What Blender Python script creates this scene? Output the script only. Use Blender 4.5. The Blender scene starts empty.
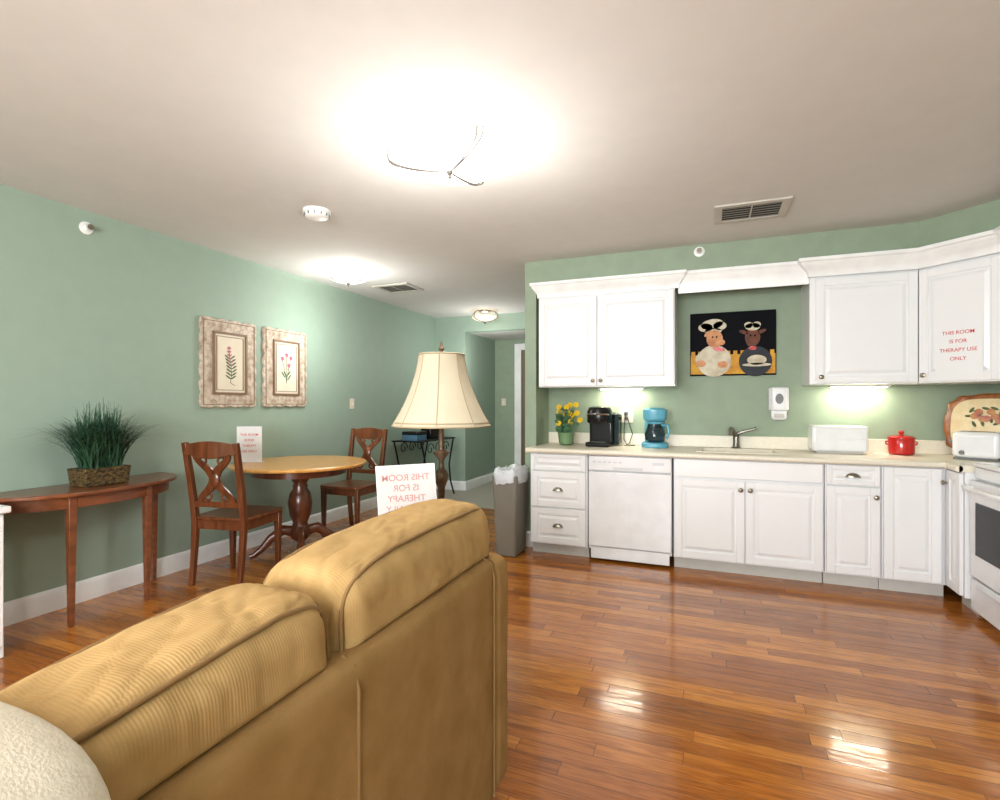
import bpy, bmesh, math, random
from math import sin, cos, pi, radians, sqrt
from mathutils import Vector, Matrix, noise
random.seed(7)
S = bpy.context.scene
COL = S.collection

# ---------------------------------------------------------------- materials
def lin(c):
    return tuple(((v/255)/12.92 if v/255 <= .04045 else ((v/255+.055)/1.055)**2.4) for v in c)+(1,)

def M(name, c, rough=.5, metal=0, c2=None, nscale=8, bump=0, bscale=60, coat=0, sheen=0,
      emit=0, ec=None, trans=0, stretch=None, spec=.5, detail=4, alpha=1, sss=0):
    m = bpy.data.materials.new(name); m.use_nodes = True
    nt = m.node_tree; N = nt.nodes; L = nt.links
    b = N['Principled BSDF']
    b.inputs['Base Color'].default_value = lin(c)
    b.inputs['Roughness'].default_value = rough
    b.inputs['Metallic'].default_value = metal
    b.inputs['Coat Weight'].default_value = coat
    b.inputs['Coat Roughness'].default_value = .15
    b.inputs['Sheen Weight'].default_value = sheen
    b.inputs['Sheen Tint'].default_value = lin(c)
    b.inputs['Specular IOR Level'].default_value = spec
    b.inputs['Transmission Weight'].default_value = trans
    b.inputs['Alpha'].default_value = alpha
    if sss:
        b.inputs['Subsurface Weight'].default_value = sss
    if emit:
        b.inputs['Emission Color'].default_value = lin(ec or c)
        b.inputs['Emission Strength'].default_value = emit
    tc = N.new('ShaderNodeTexCoord'); mp = N.new('ShaderNodeMapping')
    L.new(tc.outputs['Object'], mp.inputs['Vector'])
    if stretch: mp.inputs['Scale'].default_value = stretch
    n = N.new('ShaderNodeTexNoise'); n.inputs['Scale'].default_value = nscale
    n.inputs['Detail'].default_value = detail
    L.new(mp.outputs['Vector'], n.inputs['Vector'])
    r = N.new('ShaderNodeValToRGB')
    if c2 is None:
        c2 = tuple(max(0, v*.96) for v in c)
    r.color_ramp.elements[0].position = .32; r.color_ramp.elements[1].position = .68
    r.color_ramp.elements[0].color = lin(c2); r.color_ramp.elements[1].color = lin(c)
    L.new(n.outputs['Fac'], r.inputs['Fac']); L.new(r.outputs['Color'], b.inputs['Base Color'])
    if bump:
        n2 = N.new('ShaderNodeTexNoise'); n2.inputs['Scale'].default_value = bscale
        L.new(mp.outputs['Vector'], n2.inputs['Vector'])
        bp = N.new('ShaderNodeBump'); bp.inputs['Strength'].default_value = bump
        bp.inputs['Distance'].default_value = .01
        L.new(n2.outputs['Fac'], bp.inputs['Height']); L.new(bp.outputs['Normal'], b.inputs['Normal'])
    return m

def floor_mat():
    m = bpy.data.materials.new('oak_strip_floor'); m.use_nodes = True
    nt = m.node_tree; N = nt.nodes; L = nt.links; b = N['Principled BSDF']
    tc = N.new('ShaderNodeTexCoord')
    RH = .07
    def math_(op, a, v=None):
        n_ = N.new('ShaderNodeMath'); n_.operation = op; L.new(a, n_.inputs[0])
        if v is not None:
            if hasattr(v, 'links'): L.new(v, n_.inputs[1])
            else: n_.inputs[1].default_value = v
        return n_.outputs[0]
    sx = N.new('ShaderNodeSeparateXYZ'); L.new(tc.outputs['Object'], sx.inputs[0])
    row = math_('FLOOR', math_('DIVIDE', sx.outputs['Y'], RH))
    wn = N.new('ShaderNodeTexWhiteNoise'); wn.noise_dimensions = '1D'; L.new(row, wn.inputs['W'])
    xo = math_('ADD', sx.outputs['X'], math_('MULTIPLY', wn.outputs['Value'], 7.3))
    cb = N.new('ShaderNodeCombineXYZ'); L.new(xo, cb.inputs[0]); L.new(sx.outputs['Y'], cb.inputs[1])
    br = N.new('ShaderNodeTexBrick'); br.offset = 0; br.offset_frequency = 1
    for k, v in (('Scale', 1), ('Mortar Size', .001), ('Mortar Smooth', .2), ('Bias', 0), ('Brick Width', .86), ('Row Height', RH)):
        br.inputs[k].default_value = v
    br.inputs['Color1'].default_value = (0, 0, 0, 1); br.inputs['Color2'].default_value = (1, 1, 1, 1)
    br.inputs['Mortar'].default_value = (.5, .5, .5, 1)
    L.new(cb.outputs[0], br.inputs['Vector'])
    ramp = N.new('ShaderNodeValToRGB'); e = ramp.color_ramp.elements
    e[0].position = 0; e[0].color = lin((156, 92, 34)); e[1].position = 1; e[1].color = lin((208, 138, 58))
    e2 = e.new(.5); e2.color = lin((184, 114, 44))
    L.new(br.outputs['Color'], ramp.inputs['Fac'])
    mp = N.new('ShaderNodeMapping'); mp.inputs['Scale'].default_value = (2.0, 26, 1)
    L.new(cb.outputs[0], mp.inputs['Vector'])
    ad = N.new('ShaderNodeVectorMath'); ad.operation = 'ADD'
    L.new(mp.outputs['Vector'], ad.inputs[0]); L.new(br.outputs['Color'], ad.inputs[1])
    n = N.new('ShaderNodeTexNoise'); n.inputs['Scale'].default_value = 2.2; n.inputs['Detail'].default_value = 9
    n.inputs['Distortion'].default_value = 1.6
    L.new(ad.outputs['Vector'], n.inputs['Vector'])
    gr = N.new('ShaderNodeValToRGB'); gr.color_ramp.elements[0].position = .36; gr.color_ramp.elements[1].position = .6
    gr.color_ramp.elements[0].color = (.50, .40, .32, 1); gr.color_ramp.elements[1].color = (1, 1, 1, 1)
    L.new(n.outputs['Fac'], gr.inputs['Fac'])
    mx = N.new('ShaderNodeMixRGB'); mx.blend_type = 'MULTIPLY'; mx.inputs['Fac'].default_value = .72
    L.new(ramp.outputs['Color'], mx.inputs['Color1']); L.new(gr.outputs['Color'], mx.inputs['Color2'])
    mm = N.new('ShaderNodeMixRGB'); mm.inputs['Color2'].default_value = lin((84, 46, 16))
    L.new(br.outputs['Fac'], mm.inputs['Fac']); L.new(mx.outputs['Color'], mm.inputs['Color1'])
    L.new(mm.outputs['Color'], b.inputs['Base Color'])
    b.inputs['Roughness'].default_value = .19
    b.inputs['Coat Weight'].default_value = .35; b.inputs['Coat Roughness'].default_value = .06
    bp = N.new('ShaderNodeBump'); bp.invert = True; bp.inputs['Strength'].default_value = .35; bp.inputs['Distance'].default_value = .003
    L.new(br.outputs['Fac'], bp.inputs['Height'])
    n3 = N.new('ShaderNodeTexNoise'); n3.inputs['Scale'].default_value = 1.4; n3.inputs['Detail'].default_value = 3
    mp3 = N.new('ShaderNodeMapping'); mp3.inputs['Scale'].default_value = (1.8, 11, 1)
    ad3 = N.new('ShaderNodeVectorMath'); ad3.operation = 'ADD'
    L.new(cb.outputs[0], mp3.inputs['Vector']); L.new(mp3.outputs['Vector'], ad3.inputs[0]); L.new(br.outputs['Color'], ad3.inputs[1])
    L.new(ad3.outputs['Vector'], n3.inputs['Vector'])
    bp2 = N.new('ShaderNodeBump'); bp2.inputs['Strength'].default_value = .15; bp2.inputs['Distance'].default_value = .01
    L.new(n3.outputs['Fac'], bp2.inputs['Height']); L.new(bp.outputs['Normal'], bp2.inputs['Normal'])
    L.new(bp2.outputs['Normal'], b.inputs['Normal']); L.new(bp2.outputs['Normal'], b.inputs['Coat Normal'])
    return m

def weave_mat(name, c, c2, sx, bumpd=.004, rough=.95, sheen=.2, st=.10, nscale=9, dist=.6):
    m = M(name, c, rough, c2=c2, nscale=nscale, sheen=sheen, spec=.08, detail=8)
    nt = m.node_tree; N = nt.nodes; L = nt.links; b = N['Principled BSDF']
    tc = N.new('ShaderNodeTexCoord')
    w = N.new('ShaderNodeTexWave'); w.inputs['Scale'].default_value = sx; w.bands_direction = 'Y'
    w.inputs['Distortion'].default_value = dist
    L.new(tc.outputs['Object'], w.inputs['Vector'])
    bp = N.new('ShaderNodeBump'); bp.inputs['Strength'].default_value = st; bp.inputs['Distance'].default_value = bumpd
    L.new(w.outputs['Fac'], bp.inputs['Height'])
    L.new(bp.outputs['Normal'], b.inputs['Normal'])
    return m

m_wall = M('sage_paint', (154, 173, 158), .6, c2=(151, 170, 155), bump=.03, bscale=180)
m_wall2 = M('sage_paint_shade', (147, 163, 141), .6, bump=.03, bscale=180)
m_ceil = M('ceiling_paint', (213, 212, 209), .8, c2=(210, 209, 206), bump=.02, bscale=120)
m_trim = M('white_trim', (240, 241, 240), .35)
m_cab = M('cabinet_white', (232, 233, 234), .3, c2=(231, 232, 233))
m_toe = M('toe_kick_grey', (200, 198, 192), .6)
m_counter = M('cream_laminate', (230, 224, 208), .35, c2=(224, 217, 200), nscale=60)
m_floor = floor_mat()
m_carpet = M('carpet_beige', (186, 182, 170), .95, c2=(164, 160, 148), nscale=150, bump=.5, bscale=300)
m_nickel = M('brushed_nickel', (170, 162, 148), .3, metal=1)
m_chrome = M('chrome', (190, 190, 192), .15, metal=1)
m_steel = M('faucet_steel', (140, 136, 128), .3, metal=.9)
m_dkmetal = M('satin_bronze', (116, 110, 104), .45, metal=.5)
m_iron = M('wrought_iron', (24, 24, 26), .5, metal=.4)
m_appl = M('appliance_white', (234, 235, 237), .22, coat=.3)
m_strip = M('button_grey', (205, 208, 212), .4)
m_blackgl = M('black_oven_glass', (8, 9, 11), .1, spec=.25)
m_black = M('black_plastic', (20, 20, 22), .25)
m_grey = M('grey_plastic', (120, 122, 122), .4)
m_can = M('grey_bin_plastic', (126, 122, 112), .5)
m_bag = M('bin_liner', (222, 227, 232), .35, bump=.6, bscale=30, trans=.15)
m_teal = M('teal_plastic', (96, 168, 192), .25, coat=.3)
m_glass = M('dark_coffee_glass', (60, 80, 84), .05, trans=.6)
m_red = M('red_glaze', (190, 22, 20), .15, coat=.6)
m_chair = M('cherry_wood', (122, 70, 38), .3, c2=(86, 47, 24), nscale=3, stretch=(12, 12, 1.2), coat=.3)
m_console = M('mahogany_wood', (134, 80, 48), .3, c2=(100, 57, 33), nscale=3, stretch=(10, 2, 10), coat=.3)
m_ttop = M('honey_oak_top', (218, 168, 98), .3, c2=(202, 148, 76), nscale=2.5, stretch=(14, 1.5, 1), coat=.3)
m_ped = M('dark_pedestal_wood', (104, 56, 30), .3, c2=(74, 38, 20), nscale=4, stretch=(6, 6, 1), coat=.3)
m_sofa = M('tan_suede', (163, 132, 88), .95, c2=(147, 117, 74), nscale=11, bump=.14, bscale=350, sheen=.15, spec=.05, detail=12)
m_cush = weave_mat('tan_ribbed_fabric', (182, 152, 105), (174, 144, 97), 62, .0014, st=.16, nscale=30)
m_welt = M('tan_welt', (142, 112, 70), .9)
m_throw = M('cream_knit', (198, 190, 172), .98, c2=(190, 181, 163), nscale=120, bump=.14, bscale=280, sheen=.5)
m_shade = M('cream_lamp_fabric', (200, 189, 166), .9, c2=(195, 183, 160), sheen=.1, bump=.1, bscale=200)
m_shadetrim = M('shade_trim', (170, 155, 126), .8)
m_lampb = M('antique_bronze', (118, 100, 80), .45, metal=.5, c2=(82, 64, 46), nscale=30)
m_paper = M('white_paper', (222, 221, 220), .7)
m_paper2 = M('cream_paper', (224, 215, 196), .8, c2=(218, 208, 188))
m_redink = M('red_ink', (205, 66, 66), .7)
m_paleink = M('show_through_red_ink', (194, 138, 132), .8)
m_frame = M('distressed_frame', (214, 202, 186), .8, c2=(162, 142, 122), nscale=26, bump=.6, bscale=50, detail=8)
m_bframe = M('brown_moulding', (132, 106, 82), .5)
m_leaf = M('leaf_green', (72, 116, 72), .6, c2=(48, 84, 56), nscale=40)
m_blade = M('grass_green', (58, 100, 68), .6, c2=(26, 58, 42), nscale=30)
m_pink = M('pink_petal', (196, 110, 136), .7)
m_yel = M('yellow_petal', (236, 200, 30), .6)
m_pot = M('green_glass_pot', (120, 150, 110), .15, coat=.4)
m_bulb = M('lit_glass', (255, 248, 240), .4, emit=2.6, ec=(255, 252, 248))
m_bulb2 = M('lit_glass_dim', (240, 228, 206), .4, emit=.5, ec=(255, 236, 206))
m_uc = M('undercabinet_lens', (255, 244, 222), .4, emit=46, ec=(255, 244, 224))
m_fillglow = M('fill_window_glow', (235, 242, 255), .4, emit=1.5, ec=(225, 236, 255))  # glow of the invented fill window behind the camera
m_vent = M('vent_grey', (196, 192, 184), .5)
m_louv = M('vent_louver_grey', (130, 126, 118), .5)
m_dark = M('dark_void', (30, 28, 26), .9)
m_door = M('brown_door', (110, 96, 74), .5)
m_blue = M('blue_box', (84, 124, 150), .5)

# ---------------------------------------------------------------- mesh builder
class B:
    def __init__(s): s.bm = bmesh.new()
    def box(s, x0, x1, y0, y1, z0, z1):
        v = [s.bm.verts.new((x, y, z)) for x in (x0, x1) for y in (y0, y1) for z in (z0, z1)]
        for f in ((0, 1, 3, 2), (4, 6, 7, 5), (0, 4, 5, 1), (2, 3, 7, 6), (0, 2, 6, 4), (1, 5, 7, 3)):
            s.bm.faces.new([v[i] for i in f])
        return s
    def hexa(s, a, b):
        va = [s.bm.verts.new(p) for p in a]; vb = [s.bm.verts.new(p) for p in b]; n = len(a)
        s.bm.faces.new(va[::-1]); s.bm.faces.new(vb)
        for i in range(n):
            s.bm.faces.new((va[i], va[(i+1) % n], vb[(i+1) % n], vb[i]))
        return s
    def prism(s, poly, z0, z1):
        return s.hexa([(x, y, z0) for x, y in poly], [(x, y, z1) for x, y in poly])
    def taper(s, cx, cy, z0, z1, r0, r1, cx1=None, cy1=None):
        cx1 = cx if cx1 is None else cx1; cy1 = cy if cy1 is None else cy1
        q = [(-1, -1), (1, -1), (1, 1), (-1, 1)]
        return s.hexa([(cx+a*r0, cy+b*r0, z0) for a, b in q], [(cx1+a*r1, cy1+b*r1, z1) for a, b in q])
    def lathe(s, prof, c=(0, 0, 0), n=32, sx=1, sy=1, mod=None, axis='z', cap=True, k=2):
        rings = []
        for r, z in prof:
            ring = []
            for i in range(n):
                a = 2*pi*i/n; rr = r*(mod(a) if mod else 1)
                ca, sa = cos(a), sin(a)
                if k != 2:
                    ca = math.copysign(abs(ca)**(2/k), ca); sa = math.copysign(abs(sa)**(2/k), sa)
                p = (rr*ca*sx, rr*sa*sy, z)
                if axis == 'y': p = (p[0], -p[2], p[1])
                if axis == 'x': p = (p[2], p[0], p[1])
                ring.append(s.bm.verts.new((p[0]+c[0], p[1]+c[1], p[2]+c[2])))
            rings.append(ring)
        for j in range(len(rings)-1):
            for i in range(n):
                s.bm.faces.new((rings[j][i], rings[j][(i+1) % n], rings[j+1][(i+1) % n], rings[j+1][i]))
        if cap:
            s.bm.faces.new(rings[0][::-1]); s.bm.faces.new(rings[-1])
        return s
    def tube(s, pts, r=.01, n=8, rot=0, cap=True, flat=1, up=None, closed=False):
        P = [Vector(p) for p in pts]; m = len(P); rings = []
        nrm = None
        for i in range(m):
            if closed: t = (P[(i+1) % m]-P[i-1]).normalized()
            else: t = (P[min(i+1, m-1)]-P[max(i-1, 0)]).normalized()
            if nrm is None:
                u = Vector(up) if up else (Vector((0, 0, 1)) if abs(t.z) < .9 else Vector((1, 0, 0)))
                nrm = (u-t*u.dot(t)).normalized()
            else:
                nrm = (nrm-t*nrm.dot(t)).normalized()
            bn = t.cross(nrm); rr = r[i] if isinstance(r, (list, tuple)) else r
            rings.append([s.bm.verts.new(P[i]+nrm*(rr*cos(rot+2*pi*j/n))+bn*(rr*flat*sin(rot+2*pi*j/n))) for j in range(n)])
        for i in range(m if closed else m-1):
            a = rings[i]; b2 = rings[(i+1) % m]
            for j in range(n):
                s.bm.faces.new((a[j], a[(j+1) % n], b2[(j+1) % n], b2[j]))
        if cap and not closed:
            s.bm.faces.new(rings[0][::-1]); s.bm.faces.new(rings[-1])
        return s
    def ball(s, c, rx, ry=None, rz=None, n=12):
        ry = ry or rx; rz = rz or rx
        r = bmesh.ops.create_uvsphere(s.bm, u_segments=n, v_segments=max(6, n//2), radius=1)
        for v in r['verts']:
            v.co = Vector((v.co.x*rx+c[0], v.co.y*ry+c[1], v.co.z*rz+c[2]))
        return s
    def disc(s, cx, cz, rx, rz, y, th=.002, n=24, rot=0):
        a = [];
        for i in range(n):
            t = 2*pi*i/n; x = rx*cos(t); z = rz*sin(t)
            a.append((cx+x*cos(rot)-z*sin(rot), cz+x*sin(rot)+z*cos(rot)))
        return s.hexa([(x, y, z) for x, z in a][::-1], [(x, y-th, z) for x, z in a][::-1])
    def sweep(s, path, prof):
        P = [Vector(p) for p in path]; n = len(P); rings = []
        for i in range(n):
            def nm(a, b):
                d = (b-a).normalized(); return Vector((d.y, -d.x))
            if i == 0: o = nm(P[0], P[1])
            elif i == n-1: o = nm(P[-2], P[-1])
            else:
                a = nm(P[i-1], P[i]); b2 = nm(P[i], P[i+1]); o = (a+b2).normalized(); o = o/max(.3, o.dot(a))
            rings.append([s.bm.verts.new((P[i].x+o.x*q, P[i].y+o.y*q, z)) for q, z in prof])
        m = len(prof)
        for i in range(n-1):
            for j in range(m):
                s.bm.faces.new((rings[i][j], rings[i][(j+1) % m], rings[i+1][(j+1) % m], rings[i+1][j]))
        s.bm.faces.new(rings[0][::-1]); s.bm.faces.new(rings[-1])
        return s
    def strip(s, pts, th):
        R = []
        for x, y, z0, z1 in pts:
            R.append([s.bm.verts.new(p) for p in ((x, y-th/2, z0), (x, y+th/2, z0), (x, y+th/2, z1), (x, y-th/2, z1))])
        for i in range(len(R)-1):
            for j in range(4):
                s.bm.faces.new((R[i][j], R[i][(j+1) % 4], R[i+1][(j+1) % 4], R[i+1][j]))
        s.bm.faces.new(R[0][::-1]); s.bm.faces.new(R[-1])
        return s
    def xf(s, mat):
        bmesh.ops.transform(s.bm, matrix=mat, verts=s.bm.verts); return s
    def obj(s, name, mat, parent=None, bevel=0, world=False, smooth=True, ang=35, label=None, kind=None, sub=0, bseg=2):
        bmesh.ops.recalc_face_normals(s.bm, faces=s.bm.faces)
        me = bpy.data.meshes.new(name); s.bm.to_mesh(me); s.bm.free()
        if world and parent is not None:
            me.transform(Matrix.Translation(-parent_world(parent)))
        if smooth:
            me.polygons.foreach_set('use_smooth', [True]*len(me.polygons))
            try: me.set_sharp_from_angle(angle=radians(ang))
            except Exception: pass
        me.materials.append(mat)
        o = bpy.data.objects.new(name, me); COL.objects.link(o)
        if parent is not None: o.parent = parent
        if bevel:
            md = o.modifiers.new('bevel', 'BEVEL'); md.width = bevel; md.segments = bseg; md.limit_method = 'ANGLE'; md.angle_limit = radians(40)
        if sub:
            md = o.modifiers.new('sub', 'SUBSURF'); md.levels = sub; md.render_levels = sub
        if label: o['label'] = label
        if kind: o['kind'] = kind
        return o

def parent_world(p):
    v = Vector((0, 0, 0))
    while p is not None:
        v += p.location; p = p.parent
    return v

def root(name, label, cat, loc=(0, 0, 0), rz=0, group=None, rx=0, ry=0, sc=1):
    e = bpy.data.objects.new(name, None); e.empty_display_size = .1
    e.location = loc; e.rotation_euler = (rx, ry, rz); COL.objects.link(e)
    e.scale = (sc, sc, sc)
    e['label'] = label; e['category'] = cat
    if group: e['group'] = group
    return e

def struct(b, name, mat, **k):
    return b.obj(name, mat, kind='structure', **k)

def text(parent, lines, size, cx, ztop, lh, y, mat, mirror=False, wx=1.0, name='lettering'):
    cu = bpy.data.curves.new('t', 'FONT'); cu.body = '\n'.join(lines); cu.size = size
    cu.align_x = 'CENTER'; cu.align_y = 'TOP'; cu.space_line = lh; cu.extrude = .0004; cu.offset = size*.002
    t = bpy.data.objects.new('t', cu); COL.objects.link(t)
    dg = bpy.context.evaluated_depsgraph_get(); dg.update()
    me = bpy.data.meshes.new_from_object(t.evaluated_get(dg))
    bpy.data.objects.remove(t)
    s = -1 if mirror else 1
    for v in me.vertices:
        x, yy, z = v.co; v.co = (cx+x*s*wx, y-z-.0005, ztop+yy)
    me.materials.clear(); me.materials.append(mat)
    for p in me.polygons: p.material_index = 0
    o = bpy.data.objects.new(name, me); COL.objects.link(o); o.parent = parent
    return o

# ---------------------------------------------------------------- room shell
H = 2.44; XL = -3.62; XR = 2.05; YB = 4.64
struct(B().box(XL-.1, XR+.1, -2.7, 5.6, -.1, 0), 'floor', m_floor, smooth=False)
struct(B().box(XL-.1, -1.3, 5.6, 7.9, -.1, 0.004), 'floor_carpet', m_carpet, smooth=False)
struct(B().box(XL-.1, XR+.1, -2.7, 6.6, H, H+.1), 'ceiling', m_ceil, smooth=False)
struct(B().box(-3.15, -1.46, 6.72, 7.8, 2.22, 2.3), 'ceiling_hall', m_ceil, smooth=False)
struct(B().box(XL-.1, XL, -2.7, 6.6, 0, H), 'wall_left', m_wall, smooth=False)
struct(B().box(XL-.1, -3.15, 6.6, 7.8, 0, H), 'wall_hall_left', m_wall, smooth=False)
struct(B().box(-3.15, -1.46, 6.6, 6.72, 2.22, H), 'wall_header', m_wall, smooth=False)
struct(B().box(-3.15, -1.36, 7.7, 7.8, 0, 2.22), 'wall_hall_end', m_wall2, smooth=False)
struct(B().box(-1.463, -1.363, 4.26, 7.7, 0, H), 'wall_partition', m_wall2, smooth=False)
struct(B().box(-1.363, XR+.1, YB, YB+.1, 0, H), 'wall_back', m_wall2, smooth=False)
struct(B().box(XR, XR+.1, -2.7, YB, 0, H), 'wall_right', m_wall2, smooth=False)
b = B()
b.box(XL, -2.2, -2.7, -2.6, 0, H).box(.8, XR, -2.7, -2.6, 0, H).box(-2.2, .8, -2.7, -2.6, 0, .8).box(-2.2, .8, -2.7, -2.6, 2.1, H)
struct(b, 'wall_front', m_wall, smooth=False)
struct(B().box(-2.2, .8, -2.68, -2.66, .8, 2.1), 'added_window_1', m_fillglow, smooth=False)  # glowing pane added out of view to fill the room with light
b = B()
for x in (-2.2, -.72, .74): b.box(x, x+.06, -2.65, -2.58, .8, 2.1)
b.box(-2.2, .8, -2.65, -2.58, .8, .86).box(-2.2, .8, -2.65, -2.58, 2.04, 2.1)
struct(b, 'trim_added_window', m_trim)  # frame around the added, unseen fill window
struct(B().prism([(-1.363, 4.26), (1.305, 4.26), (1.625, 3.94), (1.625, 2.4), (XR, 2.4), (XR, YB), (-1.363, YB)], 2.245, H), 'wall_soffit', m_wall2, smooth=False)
bp_prof = [(0, 0), (.016, 0), (.016, .10), (.012, .115), (.006, .125), (0, .13)]
struct(B().sweep([(XL, -2.6), (XL, 6.6), (-3.15, 6.6), (-3.15, 7.7), (-2.85, 7.7)], bp_prof), 'baseboard_left', m_trim)
struct(B().sweep([(XR, 3.0), (XR, -2.6)], bp_prof), 'baseboard_right', m_trim)
struct(B().sweep([(-1.463, 7.6), (-1.463, 4.26), (-1.39, 4.26)], bp_prof), 'baseboard_partition', m_trim)
b = B().box(-2.81, -2.70, 7.67, 7.7, 0, 2.15).box(-2.70, -1.9, 7.67, 7.7, 2.05, 2.15).box(-1.9, -1.8, 7.67, 7.7, 0, 2.15)
struct(b, 'trim_door', m_trim, bevel=.004)
struct(B().box(-2.70, -1.9, 7.685, 7.7, .005, 2.05), 'door_1', m_door)
cp = [(0, 2.12), (.008, 2.12), (.012, 2.15), (.03, 2.175), (.055, 2.20), (.062, 2.215), (.075, 2.222), (.075, 2.244), (0, 2.244)]
cpl = [(q*.8, z) for q, z in cp]
struct(B().sweep([(-1.34, 4.255), (-1.34, 4.25), (-.21, 4.25), (-.21, 4.30)], cpl), 'trim_crown', m_trim)
struct(B().sweep([(.668, 4.30), (.668, 4.235), (1.30, 4.235), (1.62, 3.915), (1.62, 3.0)], cp), 'trim_crown_corner', m_trim)
struct(B().sweep([(-.212, 4.275), (.67, 4.275)], [(0, 2.08), (.004, 2.08)]+[(q*.5+.004, z+.0) for q, z in cp[2:-1]]+[(0, 2.244)]), 'trim_valance', m_trim)

# ---------------------------------------------------------------- cabinets
def raised_door(par, name, x0, x1, z0, z1, y=-.002):
    b = B(); f = .052; t = .02
    w = x1-x0; h = z1-z0
    if h < .2: f = .03
    b.box(x0, x1, y-.010, y, z0, z1)
    b.box(x0, x0+f, y-t, y-.008, z0, z1).box(x1-f, x1, y-t, y-.008, z0, z1)
    b.box(x0+f, x1-f, y-t, y-.008, z0, z0+f).box(x0+f, x1-f, y-t, y-.008, z1-f, z1)
    g = .010; s_ = .022
    xa, xb, za, zb = x0+f+g, x1-f-g, z0+f+g, z1-f-g
    b.hexa([(xa, y-.009, za), (xb, y-.009, za), (xb, y-.009, zb), (xa, y-.009, zb)],
           [(xa+s_, y-t+.001, za+s_), (xb-s_, y-t+.001, za+s_), (xb-s_, y-t+.001, zb-s_), (xa+s_, y-t+.001, zb-s_)])
    return b.obj(name, m_cab, par, bevel=.003, ang=20)

def knob(par, x, z, y=-.022):
    B().lathe([(.006, 0), (.006, .012), (.015, .018), (.016, .026), (.010, .031), (.002, .032)], (x, y, z), 16, axis='y').obj('knob', m_nickel, par, label='round brushed nickel knob')

def cup(par, x, z, y=-.022):
    b = B(); n = 14
    rings = []
    for j in range(7):
        ph = (pi/2)*j/6
        rings.append([b.bm.verts.new((x+.042*cos(pi*i/n)*cos(ph*.98), y-.024*sin(ph), z-.012+.03*sin(pi*i/n)*cos(ph*.98))) for i in range(n+1)])
    for j in range(6):
        for i in range(n):
            b.bm.faces.new((rings[j][i], rings[j][i+1], rings[j+1][i+1], rings[j+1][i]))
    b.box(x-.046, x+.046, y-.003, y, z-.014, z-.009)
    b.obj('cup_pull', m_nickel, par, label='nickel cup pull', ang=60)

def base_cab(label, x, y, w, fronts, rz=0, depth=.55, low=None, zt=.825):
    r = root('base_cabinet', label, 'cabinet', (x, y, 0), rz, 'white base cabinets')
    if low:
        b = B().box(0, w, 0, depth, .09, low).box(0, w, 0, .02, low, zt)
        b.box(0, .018, .02, depth, low, zt).box(w-.018, w, .02, depth, low, zt)
    else:
        b = B().box(0, w, 0, depth, .09, zt)
    b.obj('body', m_cab, r)
    B().box(0, w, .06, .08, 0, .09).obj('toe_kick', m_toe, r)
    for k, x0, x1, z0, z1, hd in fronts:
        if k == 'panel':
            B().box(x0, x1, -.02, -.001, z0, z1).obj('false_front', m_cab, r, bevel=.004); continue
        d = raised_door(r, k, x0, x1, z0, z1)
        if hd and hd[0] == 'cup': cup(d, hd[1], hd[2])
        if hd and hd[0] == 'knob': knob(d, hd[1], hd[2])
    return r

YF = 4.08
base_cab('white base cabinet with three raised panel drawers and cup pulls', -1.352, YF, .472,
         [('drawer', .012, .46, .69, .82, None), ('drawer', .012, .46, .395, .68, ('cup', .236, .54)), ('drawer', .012, .46, .10, .385, ('cup', .236, .25))])
base_cab('wide white sink cabinet with two raised panel doors', -.235, YF, .962,
         [('panel', .008, .954, .692, .82, None), ('door', .008, .476, .10, .675, ('knob', .45, .62)), ('door', .484, .954, .10, .675, ('knob', .512, .62))], low=.66)
base_cab('narrow white base cabinet with one drawer over one door', .733, YF, .315,
         [('drawer', .008, .307, .69, .82, ('cup', .157, .755)), ('door', .008, .307, .10, .68, ('knob', .282, .62))])
base_cab('white corner base cabinet with a full height door', 1.052, YF, .345,
         [('door', .008, .31, .10, .82, None)])
base_cab('slim white base cabinet door beside the range', 1.40, 4.055, .205,
         [('door', .004, .198, .10, .82, ('knob', .03, .74))], rz=-pi/2)

# dishwasher
r = root('dishwasher', 'white dishwasher built in under the counter', 'dishwasher', (-.873, YF, 0))
B().box(.004, .626, .005, .55, .09, .822).obj('body', m_appl, r)
B().box(.006, .624, -.03, .004, .12, .70).obj('door', m_appl, r, bevel=.006)
p = B().box(.006, .624, -.035, .004, .708, .82).obj('control_panel', m_appl, r, bevel=.008)
for k in range(6): B().box(.04+k*.04, .066+k*.04, -.0365, -.034, .77, .782).obj('button', m_strip, p)
B().box(.49, .57, -.0365, -.034, .765, .785).obj('display_strip', m_strip, p)
B().box(.2, .42, -.037, -.034, .722, .74).obj('latch_handle', m_strip, p, bevel=.004)
B().box(.02, .61, -.012, .004, .02, .112).obj('kick_panel', m_appl, r, bevel=.004)

# worktop
r = root('countertop', 'cream laminate L-shaped worktop beside the range', 'countertop', (0, YF, .825))
b = B(); za, zb = .827, .867
SX0, SX1, SY0, SY1 = -.06, .48, 4.16, 4.48
XI = 1.372
b.box(-1.38, SX0, 4.045, 4.255, za, zb).box(-1.36, SX0, 4.255, YB-.002, za, zb)
b.box(SX0, SX1, 4.045, SY0, za, zb).box(SX0, SX1, SY1, YB-.002, za, zb)
b.box(SX1, XR-.002, 4.045, YB-.002, za, zb).box(XI, XR-.002, 3.845, 4.045, za, zb)
b.tube([(-1.38, 4.045, .847), (XI, 4.045, .847), (XI, 3.845, .847)], .0199, 12)
b.obj('worktop', m_counter, r, world=True)
r = root('backsplash', 'low cream laminate backsplash along the green wall', 'backsplash', (0, YB-.01, .868))
B().box(-1.36, XR-.002, YB-.022, YB-.002, .868, .965).box(XR-.022, XR-.002, 3.845, YB-.022, .868, .965).obj('splash_strip', m_counter, r, world=True, bevel=.004)

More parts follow.
